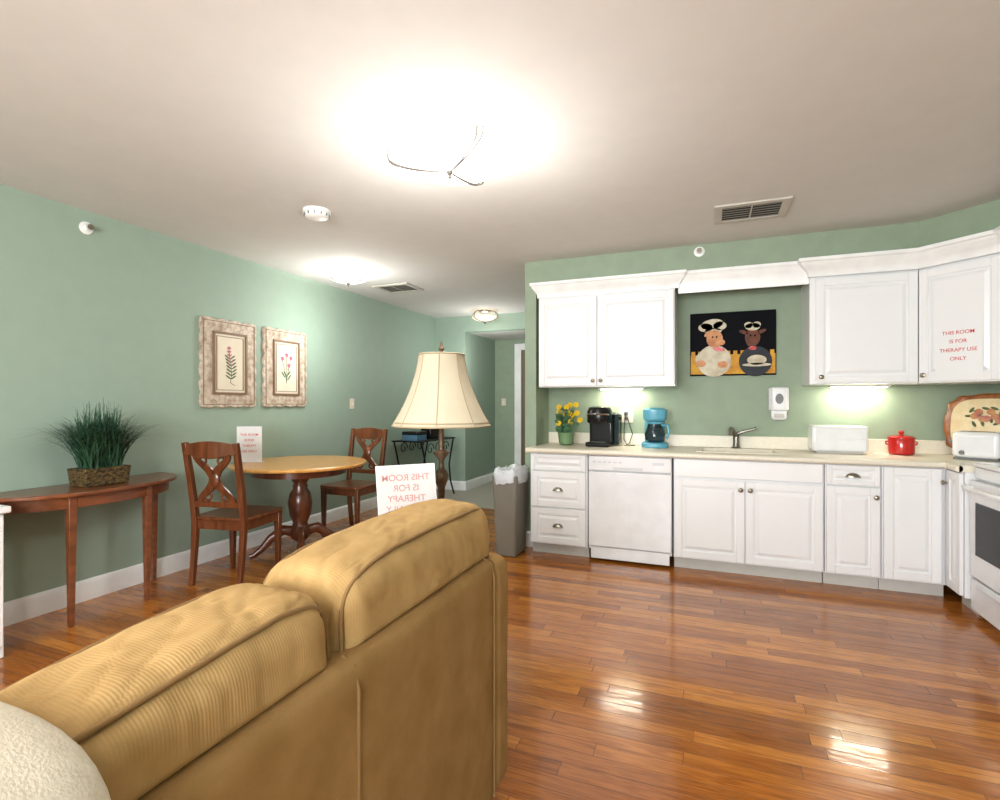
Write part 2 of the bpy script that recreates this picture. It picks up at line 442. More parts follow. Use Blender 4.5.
# sink + faucet
r = root('kitchen_sink', 'cream drop-in kitchen sink set in the worktop', 'sink', (.21, 4.32, .867))
b = B()
x0, x1, y0, y1 = SX0+.01, SX1-.01, SY0+.01, SY1-.01
b.box(x0, x1, y0, y1, .70, .715).box(x0, x0+.012, y0, y1, .715, .868).box(x1-.012, x1, y0, y1, .715, .868)
b.box(x0, x1, y0, y0+.012, .715, .868).box(x0, x1, y1-.012, y1, .715, .868)
b.obj('basin', m_counter, r, world=True)
b = B().box(x0-.03, x1+.03, y0-.03, y0+.012, .8675, .876).box(x0-.03, x1+.03, y1-.012, y1+.03, .8675, .876)
b.box(x0-.03, x0+.012, y0+.012, y1-.012, .8675, .876).box(x1-.012, x1+.03, y0+.012, y1-.012, .8675, .876)
b.obj('rim', m_counter, r, world=True, bevel=.003)
r = root('faucet', 'brushed steel single lever kitchen faucet', 'faucet', (.21, 4.555, .868))
B().lathe([(.045, 0), (.045, .006), (.03, .014), (.024, .03), (.024, .10), (.02, .12), (.004, .128)], n=24).obj('base', m_steel, r)
B().tube([(0, 0, .09), (-.02, -.03, .13), (-.035, -.08, .16), (-.045, -.14, .165), (-.05, -.18, .15), (-.05, -.19, .12)], [.018, .017, .016, .015, .015, .016], 12).obj('spout', m_steel, r)
B().tube([(0, 0, .115), (.04, -.01, .135), (.09, -.02, .15), (.14, -.03, .165)], [.014, .012, .010, .013], 10).obj('lever', m_steel, r)

# upper cabinets
def upper(label, x, y, w, doors, rz=0, depth=.38, z0=1.365, z1=2.125):
    r = root('wall_cabinet', label, 'cabinet', (x, y, z0), rz, 'white wall cabinets')
    B().box(0, w, 0, depth, 0, z1-z0).obj('body', m_cab, r)
    for x0, x1, kx in doors:
        d = raised_door(r, 'door', x0, x1, .008, z1-z0-.02)
        knob(d, kx, .05)
    return r
upper('white wall cabinet with two raised panel doors', -1.338, 4.258, 1.10, [(.006, .498, .47), (.504, 1.094, .532)])
upper('wide white wall cabinet with a single raised panel door', .672, 4.258, .63, [(.035, .622, .065)])
r = root('wall_cabinet', 'white diagonal corner wall cabinet with a paper notice', 'cabinet', (1.306, 4.258, 1.365), -pi/4, 'white wall cabinets')
B().prism([(0, 0), (.452, 0), (.70, .24), (.215, .73), (-.26, .255)], 0, .76).obj('body', m_cab, r)
d = raised_door(r, 'door', .01, .442, .008, .74); knob(d, .045, .05)

def notice(label, loc, rz, w, h, lines, size, lh, mat, mirror=False, holder=False, tilt=0, y=0, top=.03, wx=1, pm=None, ry=0):
    r = root('notice_sign', label, 'sign', loc, rz, rx=tilt, ry=ry)
    B().box(-w/2, w/2, -.0015, 0.0, 0, h).obj('paper_sheet', pm or m_paper, r)
    if holder:
        B().box(-w/2-.004, w/2+.004, .0, .004, 0, h+.004).box(-w/2-.004, w/2+.004, 0, .07, 0, .004).obj('holder', m_paper, r)
    text(r, lines, size, 0, h-top, lh, -.0015, mat, mirror, wx)
    return r
q = 1/sqrt(2)
cx = 1.306+q*.228-q*.0235; cy = 4.258-q*.228-q*.0235
notice('white paper notice with red capital lettering taped to cabinet door', (cx, cy, 1.41), -pi/4, .25, .31, ['THIS ROOM', 'IS FOR', 'THERAPY USE', 'ONLY'], .032, 1.7, m_redink, top=.03, pm=m_cab)

for x, w in ((-.86, .34), (.86, .34)):
    r = root('undercabinet_light', 'slim lit light bar fixed beneath the wall cabinet', 'light', (x, 4.54, 1.365), group='under cabinet light bars')
    B().box(-.02, w+.02, -.04, .04, -.016, -.001).obj('housing', m_appl, r, bevel=.003)
    B().box(0, w, -.02, .03, -.020, -.016).obj('lens', m_uc, r)

# ---------------------------------------------------------------- range
r = root('range', 'white freestanding electric range with black oven window', 'oven', (1.44, 3.838, 0), -pi/2)
B().box(.004, .756, .02, .59, .03, .865).box(.03, .73, .05, .58, 0, .03).obj('body', m_appl, r)
B().box(0, .76, -.01, .60, .866, .892).obj('cooktop', m_appl, r, bevel=.006)
for bx, by, br_ in ((.2, .16, .09), (.56, .16, .075), (.2, .43, .075), (.56, .43, .09)):
    b = B()
    for k in range(4):
        rr = br_*(.3+.23*k); b.tube([(bx+rr*cos(a*pi/12), by+rr*sin(a*pi/12), .897) for a in range(24)], .005, 6, closed=True)
    b.lathe([(br_*1.15, .892), (br_*1.15, .894), (br_, .893)], (bx, by, 0), 28)
    b.obj('burner', m_black, r)
B().box(0, .76, .55, .60, .892, 1.10).obj('backguard', m_appl, r, bevel=.01)
for kx in (.1, .2, .56, .66):
    B().lathe([(.02, 0), (.018, .02), (.004, .022)], (kx, .55, 1.02), 18, axis='y').obj('control_knob', m_black, r)
d = B().box(.008, .752, -.025, .018, .235, .79).obj('oven_door', m_appl, r, bevel=.006)
B().prism([(.09, 0), (.67, 0), (.67, .012), (.09, .012)], 0, .30).xf(Matrix.Translation((0, -.031, .37))).obj('oven_window', m_blackgl, d, bevel=.003)
B().tube([(.05, -.024, .745), (.05, -.065, .75), (.09, -.075, .75), (.67, -.075, .75), (.71, -.065, .75), (.71, -.024, .745)], .013, 10).obj('handle', m_appl, d)
B().box(.008, .752, .0, .018, .80, .864).obj('vent_panel', m_appl, r, bevel=.003)
d = B().box(.008, .752, -.02, .018, .04, .222).obj('drawer', m_appl, r, bevel=.006)
B().box(.1, .66, -.03, -.02, .185, .205).obj('drawer_lip', m_appl, d, bevel=.004)

# ---------------------------------------------------------------- counter items
ZC = .8685
r = root('coffee_maker', 'black single serve coffee machine with silver trim', 'coffee maker', (-.845, 4.42, ZC), radians(-4), sc=1.05)
B().box(-.10, .10, .02, .17, 0, .27).obj('body', m_black, r, bevel=.025, bseg=4)
B().box(-.095, .095, -.11, .04, 0, .035).obj('drip_tray', m_black, r, bevel=.01)
B().lathe([(.093, .185), (.1, .20), (.1, .275), (.085, .31), (.05, .318)], (0, -.02, 0), 28, sy=1.05).obj('brew_head', m_black, r)
B().tube([(-.085, -.02, .25), (-.08, -.09, .255), (0, -.128, .258), (.08, -.09, .255), (.085, -.02, .25)], .009, 8).obj('handle', m_chrome, r, label='chrome lift handle')
B().box(-.07, .07, -.10, -.02, .036, .04).obj('tray_grille', m_chrome, r)
B().box(.101, .14, .03, .16, .01, .26).obj('water_tank', m_glass, r, bevel=.012)

r = root('drip_coffee_maker', 'teal drip coffee maker with glass carafe', 'coffee maker', (-.405, 4.47, ZC), radians(6), sc=1.08)
B().lathe([(.095, 0), (.1, .006), (.1, .03), (.085, .04)], n=28, k=3).obj('base', m_teal, r)
B().box(-.075, .075, .045, .105, .03, .24).obj('water_tower', m_teal, r, bevel=.02, bseg=3)
B().lathe([(.07, .20), (.085, .215), (.09, .27), (.09, .285), (.06, .30), (.01, .303)], n=28, k=3).obj('brew_basket', m_teal, r)
B().lathe([(.05, .04), (.073, .06), (.078, .10), (.06, .15), (.052, .175), (.055, .185)], (0, -.02, 0), 28).obj('carafe', m_glass, r)
B().lathe([(.055, .178), (.058, .196), (.03, .2)], (0, -.02, 0), 28).obj('lid', m_teal, r)
B().tube([(.05, -.05, .17), (.09, -.08, .17), (.1, -.085, .12), (.085, -.07, .075)], .01, 8).obj('handle', m_teal, r)

# yellow flowers
r = root('potted_flower', 'green glass pot of small yellow daisies', 'plant', (-1.145, 4.43, ZC), sc=1.2)
B().lathe([(.035, 0), (.05, .01), (.055, .05), (.06, .085), (.062, .09), (.05, .092)], n=20).obj('pot', m_pot, r)
bs, bl, bf = B(), B(), B()
random.seed(3)
for i in range(30):
    a = random.uniform(0, 2*pi); R = random.uniform(.01, .10); hh = random.uniform(.15, .29)
    tip = Vector((R*cos(a)+.02, R*sin(a)*.8, hh))
    bs.tube([(.01*cos(a), .01*sin(a), .06), (R*.4*cos(a), R*.4*sin(a), hh*.6), tip], .002, 5)
    if i % 3 == 0 or R > .085:
        for k in range(9):
            t = 2*pi*k/9
            bf.ball((tip.x+.014*cos(t), tip.y-.004+.004*sin(3*t), tip.z+.014*sin(t)), .008, .004, .006, 6)
        bf.ball(tip, .008, .008, .008, 6)
    for k in range(3):
        z = random.uniform(.09, hh*.95); rr = R*z/hh
        bl.ball((rr*cos(a)+random.uniform(-.02, .02), rr*sin(a), z), .018, .006, .011, 6)
bs.obj('stem', m_leaf, r); bl.obj('foliage', m_leaf, r, kind='stuff'); bf.obj('blossom', m_yel, r, kind='stuff')

def plate(name, label, loc, rz, w=.075, h=.115, duplex=True):
    r = root(name, label, 'outlet' if duplex else 'switch', loc, rz)
    B().box(-w/2, w/2, -.006, 0, -h/2, h/2).obj('cover_plate', m_paper2, r, bevel=.003)
    if duplex:
        for z in (-.025, .025): B().lathe([(.014, 0), (.014, .002)], (0, -.006, z), 14, axis='y').obj('socket', m_trim, r)
    else:
        B().box(-.006, .006, -.014, -.006, -.012, .012).obj('toggle', m_trim, r)
plate('wall_outlet', 'cream duplex outlet on the kitchen wall', (-.66, YB, 1.12), 0, .12, .12)
plate('light_switch', 'cream toggle switch on the green wall', (XL, 4.71, 1.22), pi/2, duplex=False)
plate('light_switch', 'switch plate in the hallway beside the door', (-3.0, 7.7, 1.24), 0, duplex=False)
r = root('power_cord', 'black power cords plugged into the outlet', 'cord', (-.64, 4.60, ZC))
b = B()
b.tube([(-.02, .03, .275), (-.02, -.005, .27), (-.03, -.015, .17), (-.03, -.03, .05), (-.0, -.06, .004), (.07, -.09, .004)], .0035, 6)
b.tube([(-.02, .03, .23), (0, -.005, .22), (.04, -.02, .10), (.02, -.05, .02), (0, -.10, .004), (-.01, -.13, .004)], .0035, 6)
b.box(-.035, -.005, .008, .032, .255, .285).box(-.032, -.002, .008, .032, .215, .242)
b.obj('cord', m_black, r)

r = root('soap_dispenser', 'white wall mounted soap dispenser', 'soap dispenser', (.515, YB, 1.10))
B().prism([(-.07, 0), (-.07, -.06), (-.045, -.095), (.045, -.095), (.07, -.06), (.07, 0)], .07, .255).obj('housing', m_appl, r, bevel=.014, bseg=4)
B().box(-.055, .055, -.075, 0, .0, .085).obj('nozzle_block', m_appl, r, bevel=.02, bseg=3)
B().disc(0, .165, .028, .04, -.0955, .002).obj('window', m_grey, r)
B().box(-.035, .035, -.085, -.074, .02, .05).obj('push_bar', m_vent, r, bevel=.004)

r = root('bread_box', 'white rounded countertop bread box', 'kitchen box', (.885, 4.49, ZC), sc=.97)
B().box(-.18, .18, -.10, .11, .012, .205).obj('body', m_appl, r, bevel=.02, bseg=5)
B().box(-.165, .165, -.106, -.095, .02, .11).obj('front_lid', m_appl, r, bevel=.008)
B().box(-.15, .15, -.08, .1, 0, .014).obj('foot', m_vent, r)
r = root('cookie_jar', 'glossy red lidded ceramic jar', 'jar', (1.275, 4.49, ZC), sc=.95)
B().lathe([(.068, 0), (.078, .006), (.082, .02), (.082, .11), (.078, .118)], n=32).obj('jar', m_red, r)
B().lathe([(.086, .118), (.086, .128), (.07, .138), (.03, .145), (.012, .147), (.012, .154), (.018, .162), (.016, .174), (.003, .179)], n=32).obj('lid', m_red, r)
for s_ in (-1, 1): B().tube([(s_*.080, 0, .095), (s_*.096, 0, .095), (s_*.096, 0, .078), (s_*.080, 0, .070)], .006, 8).obj('handle', m_red, r)
r = root('toaster', 'white two slice toaster with black lever', 'toaster', (1.61, 4.24, ZC), radians(-36), sc=.93)
B().box(-.13, .13, -.065, .065, .012, .195).obj('body', m_appl, r, bevel=.035, bseg=6)
for s_ in (-1, 1): B().box(-.09, .09, s_*.016-.008, s_*.016+.008, .1945, .197).obj('slot', m_black, r)
B().box(-.12, .12, -.055, .055, 0, .014).obj('foot', m_grey, r)
B().box(-.155, -.128, -.02, .02, .11, .13).obj('lever', m_grey, r, bevel=.004)
B().lathe([(.016, 0), (.014, .014)], (-.07, -.064, .05), 14, axis='y').obj('dial', m_grey, r)
# platter
m_plat = M('platter_rim', (118, 66, 32), .3, c2=(160, 98, 44), nscale=24, coat=.5)
m_fruit = M('painted_fruit', (150, 44, 34), .35, c2=(178, 130, 52), nscale=22, coat=.3)
m_cream = M('platter_cream', (222, 208, 172), .4, c2=(204, 182, 136), nscale=14, coat=.2)
m_dleaf = M('painted_leaf_green', (86, 96, 54), .5, c2=(54, 64, 34), nscale=30)
r = root('decorative_platter', 'rectangular ceramic platter painted with fruit leaning on the wall', 'platter', (1.735, 4.40, ZC+.003), radians(-36), rx=radians(-8))
B().lathe([(.245, -.004), (.25, .002), (.235, .008), (.212, .002), (.02, .001)], (0, 0, .215), 72, sx=1, sy=.84, axis='y', k=3.5, mod=lambda a: 1+.025*cos(12*a)).obj('rim', m_plat, r)
B().lathe([(.216, .0045), (.02, .0055)], (0, 0, .215), 48, sx=1, sy=.83, axis='y', k=3.5).obj('plate_well', m_cream, r)
for i in range(9):
    B().disc(-.09+.021*i, .275+.030*sin(i*1.9), .022, .022, -.008-.0002*i, .0015, 18).obj('painted_fruit', m_fruit, r)
b = B()
for i in range(18):
    b.disc(-.12+.0145*i, .275+.055*sin(i*2.3), .022, .009, -.0065, .001, 12, rot=i)
b.obj('painted_leaf', m_dleaf, r, kind='stuff')

# painting
r = root('chef_painting', 'dark canvas painting of two cooks in white hats', 'painting', (.182, YB-.001, 1.455))
w, h = .318, .515
m_canvas = M('paint_black', (12, 14, 20), .8, spec=.2)
B().box(-w, w, -.025, 0, 0, h).obj('canvas', m_canvas, r, bevel=.003)
m_och = M('paint_ochre', (214, 164, 40), .6, c2=(180, 120, 30), nscale=20)
m_tan = M('paint_tan', (210, 154, 108), .6, c2=(180, 118, 78), nscale=20)
m_brn = M('paint_brown', (120, 62, 34), .6, c2=(80, 40, 24), nscale=20)
m_hat = M('paint_white', (216, 208, 186), .6, c2=(180, 168, 144), nscale=12)
m_dk = M('paint_navy', (34, 40, 50), .6, c2=(20, 22, 28), nscale=12)
y = -.0255
b = B().box(-w+.005, w-.005, y-.001, y, .012, .17)
for k in range(12): b.box(-w+.01+k*.053, -w+.04+k*.053, y-.0015, y-.001, .165, .20)
b.obj('painted_table', m_och, r)
b = B()
b.disc(-.135, .12, .13, .13, y-.002, .001).disc(-.215, .15, .07, .05, y-.0025, .001, rot=.7)
b.disc(-.15, .42, .085, .042, y-.004, .001, rot=.15).disc(-.20, .395, .055, .035, y-.004, .001).disc(-.09, .405, .05, .035, y-.004, .001).disc(-.14, .365, .065, .024, y-.004, .001)
b.obj('painted_coat', m_hat, r)
B().disc(.17, .11, .12, .12, y-.0032, .001).obj('painted_jacket', m_dk, r)
b = B().disc(-.13, .30, .062, .072, y-.005, .001).disc(-.085, .27, .034, .026, y-.0062, .001).disc(-.18, .345, .035, .016, y-.0062, .001, rot=.7)
b.obj('painted_face', m_tan, r)
for hx, hz in ((-.07, .09), (-.235, .10)): B().disc(hx, hz, .038, .027, y-.0062, .001).obj('painted_hand', m_tan, r)
b = B().disc(.15, .30, .055, .072, y-.005, .001).disc(.145, .255, .038, .03, y-.0062, .001).disc(.215, .345, .035, .014, y-.005, .001, rot=.4).disc(.085, .345, .035, .014, y-.005, .001, rot=-.4)
b.obj('painted_cook', m_brn, r)
B().disc(.15, .385, .055, .03, y-.0065, .001).disc(.12, .40, .03, .025, y-.0065, .001).disc(.18, .40, .03, .025, y-.0065, .001).obj('painted_hat', m_hat, r)
B().disc(.18, .12, .07, .04, y-.0065, .001).disc(.18, .082, .105, .014, y-.0065, .001).obj('painted_tray', m_hat, r)
B().disc(-.10, .215, .045, .018, y-.007, .001, rot=-.2).obj('painted_scarf', m_red, r)
B().disc(.15, .215, .03, .014, y-.007, .001).obj('painted_scarf', m_red, r)
for ex, ez in ((-.115, .315), (-.145, .315), (.135, .315), (.168, .315)): B().disc(ex, ez, .007, .008, y-.0075, .001, 10).obj('painted_eye', m_canvas, r)

# trash can
r = root('trash_can', 'grey plastic bin with a white liner bag', 'trash can', (-1.50, 4.02, 0))
B().hexa([(-.085, -.13, 0), (.085, -.13, 0), (.085, .13, 0), (-.085, .13, 0)], [(-.105, -.17, .66), (.105, -.17, .66), (.105, .17, .66), (-.105, .17, .66)]).obj('bin', m_can, r, bevel=.02, bseg=3)
b = B(); n = 64; rings = []
for j, (sc, z) in enumerate(((1.03, .585), (1.06, .62), (1.07, .665), (1.03, .69), (.85, .70), (.5, .69), (.12, .68))):
    ring = []
    for i in range(n):
        a = 2*pi*i/n; ca, sa = cos(a), sin(a)
        x = math.copysign(abs(ca)**.5, ca)*.104*sc; yy = math.copysign(abs(sa)**.5, sa)*.17*sc
        nz = noise.noise(Vector((x*22, yy*22, z*26+5)))
        ring.append(b.bm.verts.new((x*(1+.07*nz), yy*(1+.07*nz), z+.04*nz)))
    rings.append(ring)
for j in range(len(rings)-1):
    for i in range(n): b.bm.faces.new((rings[j][i], rings[j][(i+1) % n], rings[j+1][(i+1) % n], rings[j+1][i]))
b.bm.faces.new(rings[-1])
b.obj('liner_bag', m_bag, r, ang=60)

# ---------------------------------------------------------------- left side furniture
def chair(label, loc, rz):
    r = root('dining_chair', label, 'chair', loc, rz, 'dining chairs')
    b = B().prism([(-.20, -.20), (.20, -.20), (.215, -.15), (.23, .17), (.20, .215), (.1, .228), (-.1, .228), (-.20, .215), (-.23, .17), (-.215, -.15)], .437, .462)
    b.obj('seat', m_chair, r, bevel=.008, bseg=3)
    b = B().box(-.18, .18, .165, .185, .375, .437).box(-.18, .18, -.19, -.17, .375, .437)
    b.hexa([(-.195, -.17, .375), (-.175, -.17, .375), (-.185, .17, .375), (-.205, .17, .375)], [(-.195, -.17, .437), (-.175, -.17, .437), (-.185, .17, .437), (-.205, .17, .437)])
    b.hexa([(.175, -.17, .375), (.195, -.17, .375), (.205, .17, .375), (.185, .17, .375)], [(.175, -.17, .437), (.195, -.17, .437), (.205, .17, .437), (.185, .17, .437)])
    b.obj('apron', m_chair, r, bevel=.002)
    for s_ in (-1, 1):
        B().taper(s_*.19, .175, 0, .437, .014, .022).obj('leg', m_chair, r, bevel=.003)
    def yb(z):
        return -.19-.085*max(0, (z-.44)/.53)**1.2 if z > .44 else -.19-.04*((.44-z)/.44)**1.5
    for s_ in (-1, 1):
        B().tube([(s_*(.182+.012*z), yb(z), z) for z in [i*.97/16 for i in range(17)]], [.022+.006*min(1, i/8) if i < 9 else .028-.004*(i-8)/8 for i in range(17)], 4, rot=pi/4, up=(1, 0, 0)).obj('leg', m_chair, r, bevel=.003, label='rear leg rising into the back post')
    back = B().strip([(x, yb(.93)-.012*cos(x/.2*pi/2)-.003, .878-.014*cos(x/.2*pi*1.0), .955+.026*cos(x/.2*pi/2)) for x in [-.196+.0196*i for i in range(21)]], .024).obj('backrest', m_chair, r, bevel=.004)
    B().strip([(x, yb(.55)-.004, .53, .57) for x in [-.18+.036*i for i in range(11)]], .02).obj('lower_rail', m_chair, back, bevel=.003)
    for s_ in (-1, 1):
        n = 28; bb = B(); R = []
        for i in range(n+1):
            t = i/n; z = .56+.335*t
            u_ = abs(2*t-1)
            c_ = .014+.115*(sin(u_*pi/2)**2.6)
            wd = .013+.008*(1-u_)
            sl = 1+1.1*sin(u_*pi)
            ring = []
            for dx, dy in ((-wd*sl, -.008), (wd*sl, -.008), (wd*sl, .008), (-wd*sl, .008)):
                ring.append(bb.bm.verts.new((s_*(c_+dx), yb(z)-.004+dy, z)))
            R.append(ring)
        for i in range(n):
            for j in range(4): bb.bm.faces.new((R[i][j], R[i][(j+1) % 4], R[i+1][(j+1) % 4], R[i+1][j]))
        bb.bm.faces.new(R[0][::-1]); bb.bm.faces.new(R[-1])
        bb.tube([(s_*(.070+.030*cos(a)), yb(.60)-.004, .606+.028*sin(a)) for a in [k*pi/8 for k in range(17)]], .009, 6)
        bb.tube([(s_*(.070+.026*cos(a)), yb(.86)-.004, .850+.024*sin(a)) for a in [k*pi/8 for k in range(17)]], .008, 6)
        bb.obj('splat', m_chair, back, ang=40, label='curved lyre shaped splat board')
    B().lathe([(.034, -.014), (.044, 0), (.034, .014)], (0, yb(.728)-.004, .728), 24, sy=1.4, axis='y').obj('medallion', m_chair, back, ang=60)
    return r
chair('dark cherry dining chair with curved splat beside the wall console', (-3.10, 2.765, 0), radians(10))
chair('dark cherry dining chair with curved splat beyond the round table', (-3.17, 4.13, 0), radians(180))

r = root('dining_table', 'round honey wood pedestal table with dark turned base', 'table', (-3.085, 3.35, 0), radians(0))
B().lathe([(.48, .722), (.516, .726), (.525, .735), (.525, .745), (.516, .752), (.49, .754)], n=72).obj('tabletop', m_ttop, r, ang=50)
B().lathe([(.36, .66), (.365, .722)], n=48).obj('apron', m_ped, r)
B().lathe([(.05, .12), (.075, .15), (.08, .2), (.062, .24), (.055, .26), (.085, .33), (.095, .42), (.08, .50), (.055, .54), (.06, .56), (.05, .58), (.075, .62), (.09, .66)], n=32).obj('pedestal', m_ped, r, ang=60)
for i in range(4):
    a = pi/4+i*pi/2
    pts = [(.05*cos(a), .05*sin(a), .19), (.13*cos(a), .13*sin(a), .21), (.22*cos(a), .22*sin(a), .15), (.29*cos(a), .29*sin(a), .07), (.34*cos(a), .34*sin(a), .03), (.37*cos(a), .37*sin(a), .022)]
    B().tube(pts, [.045, .042, .034, .026, .022, .02], 10, flat=.7).obj('foot', m_ped, r, ang=70)
notice('white notice card with red lettering standing on the round table', (-3.42, 3.15, .755), radians(28), .185, .285, ['THIS ROOM', 'IS FOR', 'THERAPY', 'USE ONLY'], .026, 1.7, m_redink, holder=True, top=.05)

# console
r = root('console_table', 'half-round reddish wood console table against green wall', 'table', (XL+.008, 2.02, 0))
def half(rx, ry, n=28, k=2.5):
    return [(rx*abs(sin(pi*i/n))**(2/k), -ry*math.copysign(abs(cos(pi*i/n))**(2/k), cos(pi*i/n))) for i in range(n+1)]
B().prism(half(.43, .53), .722, .745).obj('tabletop', m_console, r, bevel=.006, bseg=3)
b = B(); o_ = half(.385, .49); i_ = half(.365, .47)
va = [[b.bm.verts.new((x, y, z)) for (x, y) in pp] for pp in (o_, i_) for z in (.655, .722)]
n = len(o_)
for i in range(n-1):
    b.bm.faces.new((va[0][i], va[0][i+1], va[1][i+1], va[1][i])); b.bm.faces.new((va[2][i], va[2][i+1], va[3][i+1], va[3][i]))
    b.bm.faces.new((va[0][i], va[0][i+1], va[2][i+1], va[2][i]))
b.obj('apron', m_console, r)
for lx, ly in ((.35, -.22), (.35, .20), (.05, -.45), (.05, .45)):
    B().taper(lx, ly, 0, .722, .012, .021).obj('leg', m_console, r, bevel=.002)

# grass plant
r = root('potted_grass', 'bushy green grass plant in a dark woven planter', 'plant', (-3.40, 2.03, .746))
m_bask = M('woven_planter', (110, 88, 44), .7, c2=(24, 18, 12), nscale=48, bump=.8, bscale=80, stretch=(1, 1, 1.6), detail=1)
B().hexa([(-.078, -.12, 0), (.078, -.12, 0), (.078, .12, 0), (-.078, .12, 0)], [(-.086, -.13, .105), (.086, -.13, .105), (.086, .13, .105), (-.086, .13, .105)]).obj('planter', m_bask, r, bevel=.005)
b = B(); random.seed(11)
for i in range(900):
    a = random.uniform(0, 2*pi); sp = random.uniform(.02, 1)**.6; Ln = random.uniform(.28, .45)
    bx, by = .06*random.uniform(-1, 1), .09*random.uniform(-1, 1)
    dx, dy = cos(a)*sp, sin(a)*sp
    P = []
    for k in range(6):
        t = k/5; out = Ln*(.85*t**1.25)*sp
        P.append(Vector((max(bx*1+dx*out*.9, -.19), by+dy*out*1.15, .10+Ln*(t*(1.0-.5*sp*t*t)))))
    wd = .0045; side = Vector((-sin(a), cos(a), 0))
    L_ = [b.bm.verts.new(p-side*wd*(1-.8*k/5)) for k, p in enumerate(P)]
    R_ = [b.bm.verts.new(p+side*wd*(1-.8*k/5)) for k, p in enumerate(P)]
    for k in range(5): b.bm.faces.new((L_[k], R_[k], R_[k+1], L_[k+1]))
b.obj('foliage', m_blade, r, kind='stuff', ang=180)

# white low cabinet at frame edge
r = root('low_cabinet', 'white painted low cabinet standing by the wall', 'cabinet', (XL+.045, 1.065, 0))
B().box(0.01, .40, -.4, .40, .0, .70).obj('body', m_trim, r, bevel=.004)
B().box(0, .425, -.42, .42, .70, .735).obj('top', m_trim, r, bevel=.008)
for s_ in (-1, 1):
    d = B().box(.40, .42, -.39 if s_ < 0 else .01, -.01 if s_ < 0 else .39, .06, .69).obj('door', m_trim, r, bevel=.004)

def print_frame(label, y0, y1, z0, z1, kind):
    r = root('botanical_print', label, 'picture', (XL+.001, (y0+y1)/2, z0), pi/2, 'framed botanical prints')
    w = (y1-y0)/2; h = z1-z0
    b = B(); pts = []
    def wob(t): return .014*abs(sin(t*pi*4))
    for i in range(40): t = i/40; pts.append((-w+2*w*t, -wob(t)+.008))
    for i in range(50): t = i/50; pts.append((w+wob(t*1.5)-.008, h*t))
    for i in range(40): t = i/40; pts.append((w-2*w*t, h+wob(t)-.008))
    for i in range(50): t = i/50; pts.append((-w-wob(t*1.5)+.008, h-h*t))
    b.hexa([(x, 0, z) for x, z in pts][::-1], [(x, -.022, z) for x, z in pts][::-1])
    b.obj('outer_frame', m_frame, r, bevel=.003)
    f = .10
    for q_, t_, yy in ((f, .018, -.034), (f+.035, .004, -.028), (.02, .004, -.027)):
        b = B()
        b.box(-w+q_, w-q_, yy, -.02, q_, q_+t_).box(-w+q_, w-q_, yy, -.02, h-q_-t_, h-q_).box(-w+q_, -w+q_+t_, yy, -.02, q_+t_, h-q_-t_).box(w-q_-t_, w-q_, yy, -.02, q_+t_, h-q_-t_)
        b.obj('inner_moulding', m_bframe, r, bevel=.002)
    B().box(-w+f+.01, w-f-.01, -.0235, -.021, f+.01, h-f-.01).obj('print_sheet', m_paper2, r)
    b = B(); bf = B(); y = -.024; zc = h/2
    if kind == 0:
        P = [(.012*sin(k*.5), y-.0008, zc-.15+.27*k/10) for k in range(11)]
        b.tube(P, .0016, 5)
        for k in range(1, 8):
            for s_ in (-1, 1):
                b.disc(P[k][0]+s_*.026, P[k][2]+.014, .028, .006, y-.0006, .001, 14, rot=s_*.55)
        for k in range(5, 11):
            for s_ in (-1, 1):
                bf.disc(P[k][0]+s_*.016*(1.6-.1*k), P[k][2]+.004, .010, .006, y-.002, .001, 10, rot=s_*.8)
        bf.disc(P[-1][0], P[-1][2]+.008, .008, .012, y-.0022, .001, 10)
        b.tube([(P[0][0], y-.0008, P[0][2]), (.02, y-.0008, zc-.165), (.045, y-.0008, zc-.175)], .0015, 5)
    else:
        for i, (tx, tz) in enumerate(((-.05, .07), (0, .105), (.052, .08), (.028, .01))):
            P = [(tx*(k/8)**1.4, y-.0008, zc-.14+(tz+.14)*k/8) for k in range(9)]
            b.tube(P, .0015, 5)
            bf.disc(tx, zc+tz+.014, .009, .020, y-.002, .001, 14, rot=-tx*4).disc(tx-.010, zc+tz+.014, .007, .018, y-.0025, .001, 12, rot=.35).disc(tx+.010, zc+tz+.014, .007, .018, y-.0025, .001, 12, rot=-.35)
            b.disc(P[3][0]+(.026 if i % 2 else -.026), P[3][2], .036, .006, y-.0006, .001, 14, rot=(.9 if i % 2 else -.9))
    b.obj('printed_foliage', m_leaf, r); bf.obj('printed_flower', m_pink, r)
print_frame('distressed framed botanical print of one leafy pink flower stem', 2.86, 3.385, 1.20, 1.90, 0)
print_frame('distressed framed botanical print with pink tulip blossoms', 3.47, 3.99, 1.20, 1.90, 1)

# wrought iron stand
r = root('iron_stand', 'black wrought iron side table with scrolled legs', 'table', (-3.37, 5.85, 0))
B().box(-.2, .22, -.45, .45, .755, .77).obj('tabletop', m_iron, r, bevel=.004)
for lx in (-.18, .2):
    for s_ in (-1, 1):
        B().tube([(lx, s_*.42, .755), (lx, s_*.36, .6), (lx, s_*.30, .42), (lx, s_*.34, .2), (lx, s_*.43, .03), (lx, s_*.45, .012)], .011, 8).obj('leg', m_iron, r, ang=70)
for lx in (-.18, .2):
    for c0 in (-.2, 0, .2):
        B().tube([(lx, c0+.09*cos(t*pi/10)*(1-t/30), .66+.08*sin(t*pi/10)*(1-t/30)) for t in range(24)], .006, 6).obj('scroll', m_iron, r, ang=70)
r = root('storage_box', 'small blue and black box on the iron stand', 'box', (-3.35, 5.58, .77))
B().box(-.10, .10, -.12, .12, 0, .07).obj('body', m_blue, r, bevel=.005)
B().box(-.105, .105, -.125, .125, .07, .11).obj('lid', m_black, r, bevel=.005)
r = root('radio', 'small black table radio on the iron stand', 'radio', (-3.35, 5.98, .77))
